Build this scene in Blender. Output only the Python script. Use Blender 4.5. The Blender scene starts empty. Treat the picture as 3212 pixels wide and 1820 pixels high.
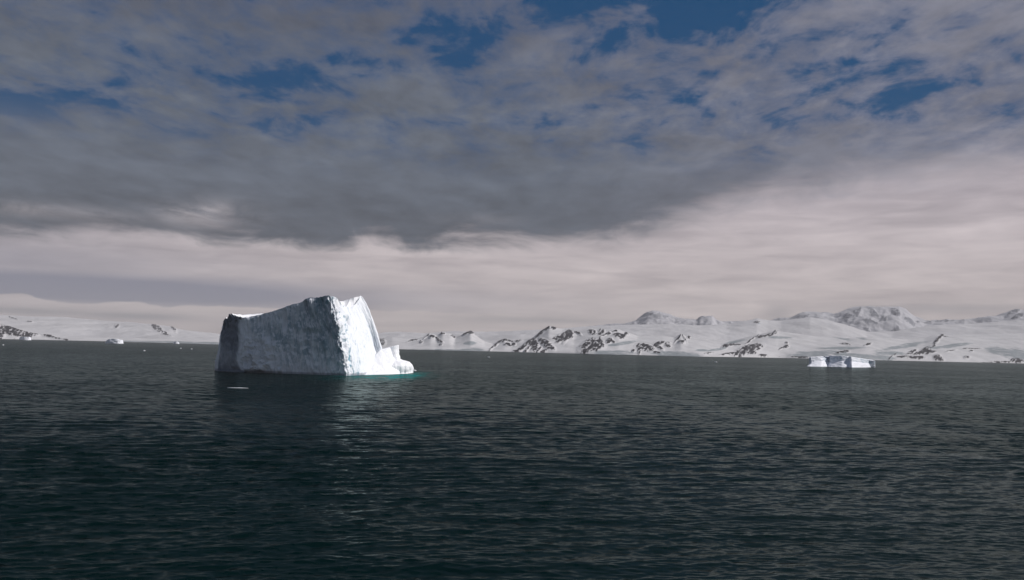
import bpy, math
import numpy as np
from mathutils import Matrix, Vector

S = bpy.context.scene
COL = S.collection
# ------------------------------------------------------------------ camera
FPX = 2782.0                      # focal length in photo pixels (3212 wide)
CAMZ = 20.0
PITCH = math.radians(3.751)
ROLL = math.radians(1.374)
cam_d = bpy.data.cameras.new("camera")
cam = bpy.data.objects.new("camera", cam_d)
COL.objects.link(cam)
RM = Matrix.Rotation(math.pi/2 + PITCH, 3, 'X') @ Matrix.Rotation(ROLL, 3, 'Z')
cam.rotation_euler = RM.to_euler()
cam.location = (0, 0, CAMZ)
cam_d.sensor_width = 36.0
cam_d.lens = 36.0*FPX/3212.0
cam_d.clip_start = 0.5
cam_d.clip_end = 200000
S.camera = cam
R3 = np.array(RM)

def ray(px, py):
    l = np.array([(px-1606)/FPX, -(py-910)/FPX, -1.0])
    return R3 @ l
def at(px, py, D):                # the point seen there, D metres away along +Y
    d = ray(px, py); d = d*(D/d[1])
    return np.array([d[0], d[1], CAMZ+d[2]])
def onwater(px, py):
    d = ray(px, py); d = d*(-CAMZ/d[2])
    return np.array([d[0], d[1], 0.0])
def ae(px, py):
    d = ray(px, py)
    return math.atan2(d[0], d[1]), math.atan2(d[2], math.hypot(d[0], d[1]))

# ------------------------------------------------------------------ colour management
vs = S.view_settings
S.display_settings.display_device = 'sRGB'
vs.view_transform = 'Standard'; vs.look = 'None'; vs.gamma = 1; vs.exposure = 0.0
vs.use_curve_mapping = False
try:
    S.cycles.volume_bounces = 0
    S.cycles.max_bounces = 6
except Exception: pass

# ------------------------------------------------------------------ node helpers
class NB:
    def __init__(s, nt): s.nt = nt; s.x = 0
    def n(s, t, **k):
        o = s.nt.nodes.new(t); s.x += 40; o.location = (s.x, 0)
        for a, b in k.items(): setattr(o, a, b)
        return o
    def put(s, sock, v):
        if isinstance(v, bpy.types.NodeSocket): s.nt.links.new(v, sock)
        elif v is not None:
            if isinstance(v, (tuple, list)) and sock.type == 'RGBA' and len(v) == 3: v = (*v, 1)
            sock.default_value = v
    def m(s, op, a, b=None, c=None, clamp=False):
        o = s.n('ShaderNodeMath', operation=op, use_clamp=clamp)
        s.put(o.inputs[0], a)
        if b is not None: s.put(o.inputs[1], b)
        if c is not None: s.put(o.inputs[2], c)
        return o.outputs[0]
    def add(s, *a):
        r = a[0]
        for b in a[1:]: r = s.m('ADD', r, b)
        return r
    def mul(s, *a):
        r = a[0]
        for b in a[1:]: r = s.m('MULTIPLY', r, b)
        return r
    def sub(s, a, b): return s.m('SUBTRACT', a, b)
    def mx(s, a, b): return s.m('MAXIMUM', a, b)
    def mn(s, a, b): return s.m('MINIMUM', a, b)
    def step(s, v, lo, hi, a=0.0, b=1.0):
        o = s.n('ShaderNodeMapRange', interpolation_type='SMOOTHSTEP')
        s.put(o.inputs['Value'], v); s.put(o.inputs['From Min'], lo); s.put(o.inputs['From Max'], hi)
        s.put(o.inputs['To Min'], a); s.put(o.inputs['To Max'], b)
        return o.outputs['Result']
    def lin(s, v, lo, hi, a=0.0, b=1.0):
        o = s.n('ShaderNodeMapRange'); o.clamp = True
        s.put(o.inputs['Value'], v); s.put(o.inputs['From Min'], lo); s.put(o.inputs['From Max'], hi)
        s.put(o.inputs['To Min'], a); s.put(o.inputs['To Max'], b)
        return o.outputs['Result']
    def mix(s, f, a, b, mode='MIX'):
        o = s.n('ShaderNodeMix', data_type='RGBA', blend_type=mode)
        s.put(o.inputs[0], f); s.put(o.inputs[6], a); s.put(o.inputs[7], b)
        return o.outputs[2]
    def xyz(s, x, y, z):
        o = s.n('ShaderNodeCombineXYZ'); s.put(o.inputs[0], x); s.put(o.inputs[1], y); s.put(o.inputs[2], z)
        return o.outputs[0]
    def sep(s, v):
        o = s.n('ShaderNodeSeparateXYZ'); s.put(o.inputs[0], v); return o.outputs
    def noise(s, v, scale=1.0, detail=4.0, rough=0.5, dist=0.0, lac=2.0, color=False):
        o = s.n('ShaderNodeTexNoise')
        s.put(o.inputs['Vector'], v); s.put(o.inputs['Scale'], scale); s.put(o.inputs['Detail'], detail)
        s.put(o.inputs['Roughness'], rough); s.put(o.inputs['Distortion'], dist); s.put(o.inputs['Lacunarity'], lac)
        return o.outputs['Color'] if color else o.outputs[0]
    def curve(s, v, pts):
        o = s.n('ShaderNodeFloatCurve'); cu = o.mapping.curves[0]
        o.mapping.use_clip = False
        cu.points[0].location = pts[0]; cu.points[1].location = pts[-1]
        for p in pts[1:-1]: cu.points.new(*p)
        o.mapping.update(); s.put(o.inputs['Value'], v)
        return o.outputs[0]
    def attr(s, name):
        o = s.n('ShaderNodeAttribute'); o.attribute_name = name; return o.outputs['Fac']
def lin3(r, g, b):
    f = lambda c: (c/255/12.92) if c/255 <= .04045 else ((c/255+.055)/1.055)**2.4
    return (f(r), f(g), f(b))

# ------------------------------------------------------------------ sun + sky
SUN_AZ, SUN_EL = math.radians(84), math.radians(40)
sd = bpy.data.lights.new("sun", 'SUN'); sun = bpy.data.objects.new("sun", sd); COL.objects.link(sun)
sd.energy = 3.9; sd.angle = math.radians(0.6); sd.color = (1.0, 0.955, 0.93)
sv = Vector((math.cos(SUN_EL)*math.sin(SUN_AZ), math.cos(SUN_EL)*math.cos(SUN_AZ), math.sin(SUN_EL)))
sun.rotation_euler = sv.to_track_quat('Z', 'Y').to_euler(); sun.location = (300, 100, 400)

W = bpy.data.worlds.new("World"); S.world = W; W.use_nodes = True
def build_world():
    nt = W.node_tree; nt.nodes.clear(); B = NB(nt)
    out = B.n('ShaderNodeOutputWorld'); bg = B.n('ShaderNodeBackground')
    SK = 0.1
    bg.inputs['Strength'].default_value = SK
    sky = B.n('ShaderNodeTexSky', sky_type='NISHITA'); sky.sun_disc = False
    sky.sun_elevation = SUN_EL; sky.sun_rotation = SUN_AZ; sky.altitude = 0; sky.ozone_density = 2.0
    tc = B.n('ShaderNodeTexCoord').outputs['Generated']
    nv = B.n('ShaderNodeVectorMath', operation='NORMALIZE'); B.put(nv.inputs[0], tc)
    x, y, z = B.sep(nv.outputs[0])
    az = B.m('ARCTAN2', x, y); el = B.m('ARCSINE', z)
    zz = B.add(B.mx(z, 0.0), 0.055)
    px_, py_ = B.m('DIVIDE', x, zz), B.m('DIVIDE', y, zz)
    P = B.xyz(px_, py_, 0.0)
    A = B.xyz(az, B.mul(el, 1.0), 3.7)
    def ell(cx, cy, rx, ry, soft=1.0, rot=0.0):     # soft ellipse given by where it is in the photo
        a0, e0 = ae(cx, cy)
        u, v = B.sub(az, a0), B.sub(el, e0)
        # horizontal direction follows the photo's roll + given rotation
        th = math.radians(rot)
        c, s_ = math.cos(th), math.sin(th)
        uu = B.mul(B.add(B.mul(u, c), B.mul(v, s_)), FPX/rx)
        vv = B.mul(B.add(B.mul(u, -s_), B.mul(v, c)), FPX/ry)
        q = B.add(B.mul(uu, uu), B.mul(vv, vv))
        return B.m('EXPONENT', B.mul(q, -1.0))
    def line(pts):                                   # elevation of a boundary as a function of azimuth
        ps = []
        for (cx, cy) in pts:
            a, e = ae(cx, cy); ps.append(((a+0.8)/1.6, e/0.4))
        t = B.lin(az, -0.8, 0.8)
        return B.mul(B.curve(t, ps), 0.4)
    azr = B.lin(az, -0.55, 0.55)                     # 0 left .. 1 right
    # noises
    nA = B.noise(P, 1.5, 9, 0.60, 0.2)                   # planar, cloud deck structure
    nB = B.noise(B.xyz(px_, B.mul(py_, 0.5), 5.0), 5.6, 7, 0.55, 0.3)
    nS = B.noise(B.xyz(B.mul(B.add(az, B.mul(el, 0.25)), 3.0), B.mul(el, 34.0), 1.0), 1.0, 6, 0.55, 0.4)  # long streaks
    nS2 = B.noise(B.xyz(B.mul(B.sub(az, B.mul(el, 0.6)), 11.0), B.mul(el, 70.0), 8.0), 1.0, 5, 0.55, 0.5)
    nL = B.noise(B.xyz(B.mul(az, 14.0), B.mul(el, 30.0), 2.0), 1.0, 6, 0.6, 0.6)
    c_ = lambda n: B.sub(n, 0.5)
    # ---- bright under-strip
    e_h = B.lin(el, 0.0, 0.17)
    br = B.mix(e_h, lin3(199, 189, 186), lin3(180, 172, 178))
    br = B.mix(B.mul(B.step(az, -0.15, -0.6), 0.45), br, lin3(150, 147, 158))
    s1 = B.add(1.0, B.mul(c_(nS), 0.80), B.mul(c_(nS2), 0.75), B.mul(c_(nA), 0.22))
    s1 = B.m('POWER', s1, 1.0)
    br = B.mix(1.0, br, B.xyz(s1, s1, B.add(B.mul(s1, 0.93), 0.07)), 'MULTIPLY')
    br = B.mix(1.0, br, (1.07, 1.06, 1.06), 'MULTIPLY')
    # blue-grey clearer band low on the left, cream bank under it
    e1 = line([(-900, 900), (0, 922), (70, 921), (140, 944), (300, 952), (390, 950), (520, 964), (600, 960), (760, 966), (1150, 975), (1500, 985), (3212, 1040), (4200, 1060)])
    above = B.step(B.add(el, B.mul(c_(nL), 0.010)), B.sub(e1, 0.0008), B.add(e1, 0.0016))
    band = B.mx(B.mul(ell(250, 905, 950, 48), 1.35), B.mul(ell(-300, 800, 900, 60), 0.5))
    band = B.mn(B.mul(band, above), 0.95)
    br = B.mix(band, br, lin3(124, 127, 145))
    lens_ = B.mx(ell(60, 975, 190, 10), B.mx(ell(430, 992, 160, 10), B.mul(ell(1700, 1005, 280, 12), 0.55)))
    lens_ = B.mx(lens_, B.mx(B.mul(ell(2440, 985, 45, 34), 0.5), B.mul(ell(2950, 968, 300, 14), 0.5)))
    lens_ = B.mx(lens_, B.mul(ell(1330, 778, 90, 5), 0.6))
    lens_ = B.mul(lens_, B.add(0.65, B.mul(nL, 0.7)))
    br = B.mix(B.mn(lens_, 0.9), br, lin3(138, 138, 144))
    # ---- dark deck
    bl = line([(-900, 660), (0, 735), (300, 725), (700, 748), (1000, 762), (1700, 750), (2000, 728), (2150, 690), (2375, 612), (2900, 535), (3212, 480), (4300, 300)])
    edge = B.add(B.mul(c_(nL), 0.05), B.mul(c_(nA), 0.016), B.mul(c_(nS2), 0.03))
    w = B.lin(az, -0.1, 0.45, 0.013, 0.034)
    dd = B.add(B.sub(el, bl), edge)
    dd = B.sub(dd, B.mul(ell(630, 672, 120, 44), 0.008))
    deck = B.step(dd, B.mul(w, -1.0), w)
    hi = B.sub(el, bl)
    k0 = lin3(80, 87, 98); k1 = lin3(95, 103, 116); k2 = lin3(84, 89, 104); kr = lin3(124, 126, 140)
    dk = B.mix(B.step(hi, 0.0, 0.085), k0, k1)
    dk = B.mix(B.step(el, 0.25, 0.40), dk, k2)
    dk = B.mix(B.mul(B.step(az, -0.02, 0.5), B.step(el, 0.04, 0.16), 0.92), dk, kr)
    dk = B.mix(B.mul(B.step(az, -0.2, 0.2), B.step(el, 0.19, 0.3), 0.4), dk, kr)
    puff = B.mx(B.mul(ell(640, 672, 120, 38, rot=4), 1.3), B.mx(B.mul(ell(120, 660, 260, 22), 0.7), B.mul(ell(1500, 690, 120, 20), 0.25)))
    dk = B.mix(B.mul(puff, B.step(nL, 0.3, 0.6)), dk, lin3(150, 147, 153))
    nC = B.noise(B.xyz(px_, B.mul(py_, 0.5), 12.0), 12.0, 6, 0.6, 0.3)
    s2 = B.add(1.0, B.mul(c_(nC), B.step(el, 0.16, 0.26), 0.55), B.mul(c_(nA), 0.75), B.mul(c_(nB), 0.75), B.mul(c_(nS), 0.2), B.mul(c_(nL), 0.3))
    dk = B.mix(1.0, dk, B.xyz(s2, s2, s2), 'MULTIPLY')
    cloud = B.mix(deck, br, dk)
    # overcast added unseen behind the camera, dark blue to tone the cliff's light
    behind = B.mul(B.step(y, 0.25, -0.35), 0.75)
    cloud = B.mix(behind, cloud, lin3(78, 90, 101))
    # ---- blue holes through the deck
    reg = None
    for (cx, cy, rx, ry, a, rot) in [(90, 335, 150, 42, .20, -8), (350, 262, 60, 25, .17, 5), (300, 300, 260, 40, .06, 8), (880, 245, 180, 55, .24, 6), (1050, 190, 90, 26, .2, 0),
                                (1280, 140, 60, 22, .20, 0), (1500, 135, 260, 75, .24, 20), (1750, 30, 330, 70, .29, 4), (2150, 30, 430, 95, .27, 0),
                                (2050, 110, 300, 80, .22, -5), (2620, 130, 330, 170, .11, 0), (2830, 60, 90, 60, .15, 0), (2760, 280, 330, 80, .17, 0), (2300, 270, 400, 130, .12, 0),
                                (1200, 200, 280, 70, .14, 6), (1700, 260, 330, 90, .11, 0), (2850, 250, 130, 110, .10, 0), (2250, 272, 50, 18, .12, 10),
                                (2560, 370, 260, 45, .12, 4), (500, 330, 500, 30, .10, 0)]:
        g = B.mul(ell(cx, cy, rx, ry, rot=rot), a)
        reg = g if reg is None else B.m('SMOOTH_MAX', reg, g, 0.08)
    nh = B.add(B.mul(B.noise(B.xyz(px_, B.mul(py_, 0.62), 9.0), 4.6, 9, 0.62, 0.35), 0.85), B.mul(B.sub(B.noise(B.xyz(B.mul(az, 1.0), B.mul(el, 2.3), 0.7), 22.0, 6, 0.6, 0.4), 0.5), 0.35))
    hv = B.add(reg, B.sub(nh, 0.420), B.mul(B.step(el, 0.30, 1.0), 0.02))
    hole = B.step(hv, 0.12, 0.25)
    hole = B.mul(hole, B.step(el, 0.19, 0.25))
    thin = B.mul(B.step(hv, -0.03, 0.18), 0.55, B.step(el, 0.17, 0.25))
    blue = B.mix(1.0, sky.outputs[0], (0.02, 0.22, 0.36), 'MULTIPLY')
    blue = B.mix(0.7, blue, tuple(v/SK for v in lin3(0, 66, 110)))
    sc = 1.0/SK
    cl = B.mix(1.0, cloud, (sc, sc, sc), 'MULTIPLY')
    o_ = cl
    o_ = B.mix(thin, o_, tuple(v/SK for v in lin3(48, 78, 118)))
    o_ = B.mix(hole, o_, blue)
    B.put(bg.inputs['Color'], o_)
    nt.links.new(bg.outputs[0], out.inputs[0])
build_world()

# ------------------------------------------------------------------ numpy noise
rng = np.random.RandomState(7)
PERM = rng.permutation(512).astype(np.int64)
GR = rng.rand(512, 3)*2-1; GR /= np.linalg.norm(GR, axis=1)[:, None]
def perlin(x, y, z):
    x, y, z = np.broadcast_arrays(np.asarray(x, float), np.asarray(y, float), np.asarray(z, float))
    xi, yi, zi = (np.floor(v).astype(np.int64) for v in (x, y, z))
    xf, yf, zf = x-xi, y-yi, z-zi
    f = lambda t: t*t*t*(t*(t*6-15)+10)
    u, v, w = f(xf), f(yf), f(zf)
    r = 0
    for a in (0, 1):
        for b in (0, 1):
            for c in (0, 1):
                h = PERM[(PERM[(PERM[(xi+a) & 511]+yi+b) & 511]+zi+c) & 511]
                g = GR[h]
                d = g[..., 0]*(xf-a)+g[..., 1]*(yf-b)+g[..., 2]*(zf-c)
                r = r + d*(u if a else 1-u)*(v if b else 1-v)*(w if c else 1-w)
    return r*1.6
def fbm(x, y, z, o=4, g=0.5, l=2.03):
    r = 0; a = 1.0
    for i in range(o):
        r = r + a*perlin(x*l**i+i*17.3, y*l**i+i*5.1, z*l**i+i*9.7); a *= g
    return r
def ridged(x, y, z, o=4, g=0.5, l=2.03):
    r = 0; a = 1.0
    for i in range(o):
        r = r + a*(1-2*np.abs(perlin(x*l**i+i*11.3, y*l**i+i*7.1, z*l**i+i*3.7))); a *= g
    return r
def sst(x, a, b):
    t = np.clip((x-a)/(b-a), 0, 1); return t*t*(3-2*t)

# ------------------------------------------------------------------ mesh helpers
def grid_faces(nr, nc, wrap=False, off=0):
    i = np.arange(nr-1)[:, None]; j = np.arange(nc if wrap else nc-1)[None, :]
    j2 = (j+1) % nc
    a = off+i*nc+j; b = off+i*nc+j2; c = off+(i+1)*nc+j2; d = off+(i+1)*nc+j
    return np.stack([a, b, c, d], -1).reshape(-1, 4)
def mesh_obj(name, V, F, mat, parent=None, smooth=True, attrs=None, tris=None):
    me = bpy.data.meshes.new(name)
    V = np.ascontiguousarray(V, np.float32).reshape(-1, 3)
    nq = len(F); nt_ = 0 if tris is None else len(tris)
    idx = np.concatenate([np.asarray(F, np.int32).reshape(-1)] + ([np.asarray(tris, np.int32).reshape(-1)] if nt_ else []))
    me.vertices.add(len(V)); me.vertices.foreach_set('co', V.reshape(-1))
    me.loops.add(len(idx)); me.loops.foreach_set('vertex_index', idx)
    me.polygons.add(nq+nt_)
    st = np.concatenate([np.arange(nq)*4, nq*4+np.arange(nt_)*3]).astype(np.int32)
    me.polygons.foreach_set('loop_start', st)
    me.polygons.foreach_set('use_smooth', np.full(nq+nt_, smooth, bool))
    me.update(calc_edges=True); me.validate()
    if attrs:
        for k, v in attrs.items():
            a = me.attributes.new(k, 'FLOAT', 'POINT'); a.data.foreach_set('value', np.ascontiguousarray(v, np.float32).reshape(-1))
    me.materials.append(mat)
    o = bpy.data.objects.new(name, me); COL.objects.link(o)
    if parent is not None: o.parent = parent
    return o
def thing(o, label, cat, group=None):
    o['label'] = label; o['category'] = cat
    if group: o['group'] = group
    return o
def kind(o, k): o['kind'] = k; return o
def new_mat(name):
    m = bpy.data.materials.new(name); m.use_nodes = True; m.node_tree.nodes.clear()
    B = NB(m.node_tree)
    out = B.n('ShaderNodeOutputMaterial'); pb = B.n('ShaderNodeBsdfPrincipled')
    m.node_tree.links.new(pb.outputs[0], out.inputs[0])
    return m, B, pb, out

# ------------------------------------------------------------------ materials
def water_mat():
    m, B, pb, out = new_mat('sea_water')
    geo = B.n('ShaderNodeNewGeometry')
    P = B.n('ShaderNodeTexCoord').outputs['Object']
    x, y, z = B.sep(P)
    far = B.attr('lod')           # share of the waves the mesh is too coarse to carry
    slick = B.attr('slick')
    teal = B.attr('teal')
    def tilt(scale, sx, sy, d, r, off, dist=0.0):
        v = B.xyz(B.mul(x, sx), B.mul(y, sy), off)
        c = B.noise(v, scale, d, r, dist, color=True)
        a, b, _ = B.sep(c)
        return B.sub(a, 0.5), B.sub(b, 0.5)
    a1, b1 = tilt(1.5, 0.42, 1.0, 4, 0.65, 0.0)
    a2, b2 = tilt(0.42, 0.5, 1.0, 4, 0.62, 4.0)
    a3, b3 = tilt(0.055, 0.45, 1.0, 3, 0.6, 9.0)
    calm = B.sub(1.0, B.mul(slick, 0.62))
    k2 = B.add(0.12, B.mul(far, 1.7))
    a4, b4 = tilt(0.13, 0.35, 1.0, 3, 0.6, 13.0)
    tx = B.mul(B.add(B.mul(a1, 0.60), B.mul(a2, k2), B.mul(a3, 0.12), B.mul(a4, B.mul(far, 0.5))), calm)
    ty = B.mul(B.add(B.mul(b1, 0.95), B.mul(b2, B.mul(k2, 1.5)), B.mul(b3, 0.35), B.mul(b4, B.mul(far, 1.1))), calm)
    nadd = B.n('ShaderNodeVectorMath', operation='ADD')
    B.put(nadd.inputs[0], geo.outputs['Normal']); B.put(nadd.inputs[1], B.xyz(tx, ty, 0.0))
    nn = B.n('ShaderNodeVectorMath', operation='NORMALIZE'); B.put(nn.inputs[0], nadd.outputs[0])
    B.put(pb.inputs['Normal'], nn.outputs[0])
    nt = m.node_tree; nt.nodes.remove(pb); NRM = nn.outputs[0]
    dif = B.n('ShaderNodeBsdfDiffuse'); B.put(dif.inputs['Color'], B.mix(teal, (0.0013, 0.0090, 0.0092), (0.003, 0.20, 0.195)))
    gl = B.n('ShaderNodeBsdfGlossy'); gl.inputs["Roughness"].default_value = 0.14; B.put(gl.inputs['Normal'], NRM)
    gl.inputs['Color'].default_value = (0.255, 0.30, 0.29, 1)
    dt = B.n('ShaderNodeVectorMath', operation='DOT_PRODUCT'); B.put(dt.inputs[0], NRM); B.put(dt.inputs[1], geo.outputs['Incoming'])
    cs = B.mx(dt.outputs['Value'], 0.02)
    F_ = B.add(0.02, B.mul(0.98, B.m('POWER', B.sub(1.0, cs), 5.0)))
    mx_ = B.n('ShaderNodeMixShader'); B.put(mx_.inputs[0], B.mul(F_, B.sub(1.0, B.mul(teal, 0.6)), B.add(1.0, B.mul(slick, 0.7))))
    nt.links.new(dif.outputs[0], mx_.inputs[1]); nt.links.new(gl.outputs[0], mx_.inputs[2]); nt.links.new(mx_.outputs[0], out.inputs[0])
    return m
def ice_mat(name, snow=(0.84, 0.87, 0.92), ice=(0.33, 0.45, 0.53), blue=(0.13, 0.34, 0.44), sc=1.0, amount=0.5, bump=0.5):
    m, B, pb, out = new_mat(name)
    P = B.n('ShaderNodeTexCoord').outputs['Object']
    x, y, z = B.sep(P)
    vs_ = B.xyz(x, y, B.mul(z, 0.22))
    n1 = B.noise(vs_, 0.42*sc, 7, 0.62, 0.8)
    n2 = B.noise(P, 0.11*sc, 6, 0.6, 0.5)
    n3 = B.noise(vs_, 1.6*sc, 5, 0.6, 0.3)
    dens = B.attr('ice')
    gz = B.sep(B.n('ShaderNodeNewGeometry').outputs['Normal'])[2]
    dens = B.sub(dens, B.mul(B.step(gz, 0.12, 0.6), 0.8))
    f = B.add(B.mul(B.sub(n1, 0.5), 1.3), B.mul(B.sub(n2, 0.5), 1.5), B.mul(B.sub(n3, 0.5), 0.8), dens)
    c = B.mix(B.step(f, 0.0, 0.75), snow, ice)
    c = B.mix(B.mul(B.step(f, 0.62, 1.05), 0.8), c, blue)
    c = B.mix(B.mn(B.mul(B.attr('shade_wet'), B.add(0.45, n2)), 0.95), c, (0.17, 0.19, 0.235))  # grey mixed in: painted shade on faces and pockets, wet band below
    B.put(pb.inputs['Base Color'], c)
    pb.inputs['Roughness'].default_value = 0.55
    pb.inputs['Specular IOR Level'].default_value = 0.35
    h = B.add(B.mul(n3, 0.5), B.mul(B.noise(P, 2.6*sc, 5, 0.65), 0.35), B.mul(n1, 0.7))
    b = B.n('ShaderNodeBump'); b.inputs['Strength'].default_value = bump; b.inputs['Distance'].default_value = 1.0/sc
    B.put(b.inputs['Height'], h); B.put(pb.inputs['Normal'], b.outputs[0])
    return m
def terrain_mat(name, snow, rock, ice, nsc=0.02):
    m, B, pb, out = new_mat(name)
    P = B.n('ShaderNodeTexCoord').outputs['Object']
    x, y, z = B.sep(P)
    r = B.attr('rock'); i = B.attr('ice')
    n = B.noise(B.xyz(x, B.mul(y, 0.3), B.mul(z, 1.4)), nsc, 5, 0.65, 0.5)
    n2 = B.noise(B.xyz(x, B.mul(y, 0.4), B.mul(z, 2.0)), nsc*0.22, 4, 0.55)
    n4 = B.noise(B.xyz(B.add(x, B.mul(z, 1.6)), B.mul(y, 0.15), B.mul(z, 0.5)), nsc*1.3, 5, 0.75, 0.6)
    rk = B.step(B.add(r, B.mul(B.sub(n, 0.5), 1.0), B.mul(B.sub(n4, 0.5), 1.5)), 0.40, 0.52)
    sn = B.mix(B.step(n2, 0.35, 0.7), snow, tuple(v*0.86 for v in snow))
    rc = B.mix(n, tuple(v*0.5 for v in rock), tuple(v*1.5 for v in rock))
    n5 = B.noise(B.xyz(B.mul(x, 0.35), B.mul(y, 0.1), B.mul(z, 2.2)), nsc*0.9, 5, 0.7, 0.8)
    c = B.mix(B.mul(B.step(B.add(B.mul(i, 0.8), B.mul(B.sub(n, 0.5), 0.8), B.mul(B.sub(n5, 0.5), 2.0)), 0.3, 0.85), 0.75), sn, ice)
    c = B.mix(rk, c, rc)
    B.put(pb.inputs['Base Color'], c)
    pb.inputs['Roughness'].default_value = 0.8
    pb.inputs['Specular IOR Level'].default_value = 0.15
    return m
M_WATER = water_mat()
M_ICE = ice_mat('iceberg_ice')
M_SNOWICE = ice_mat('snowy_ice', snow=(0.90, 0.91, 0.94), ice=(0.55, 0.66, 0.74), blue=(0.3, 0.5, 0.6), amount=0.2, bump=0.25)
M_DARKICE = ice_mat('dark_grey_ice', snow=(0.16, 0.18, 0.21), ice=(0.06, 0.075, 0.09), blue=(0.04, 0.055, 0.07))  # near-black ice for the crest and the waterline ledge
M_FARICE = ice_mat('tabular_ice', snow=(0.82, 0.84, 0.90), ice=(0.32, 0.46, 0.56), blue=(0.22, 0.38, 0.50), sc=0.5, bump=0.2)
M_COAST = terrain_mat('coast_snow_rock', (0.575, 0.57, 0.58), (0.014, 0.014, 0.019), (0.15, 0.19, 0.21), 0.05)  # land snow kept grey, standing in for cloud shade
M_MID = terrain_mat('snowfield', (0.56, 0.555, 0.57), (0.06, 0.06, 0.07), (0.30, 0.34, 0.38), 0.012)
M_FAR = terrain_mat('mountain_snow_rock', (0.48, 0.48, 0.51), (0.20, 0.21, 0.24), (0.25, 0.28, 0.32), 0.010)

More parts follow.
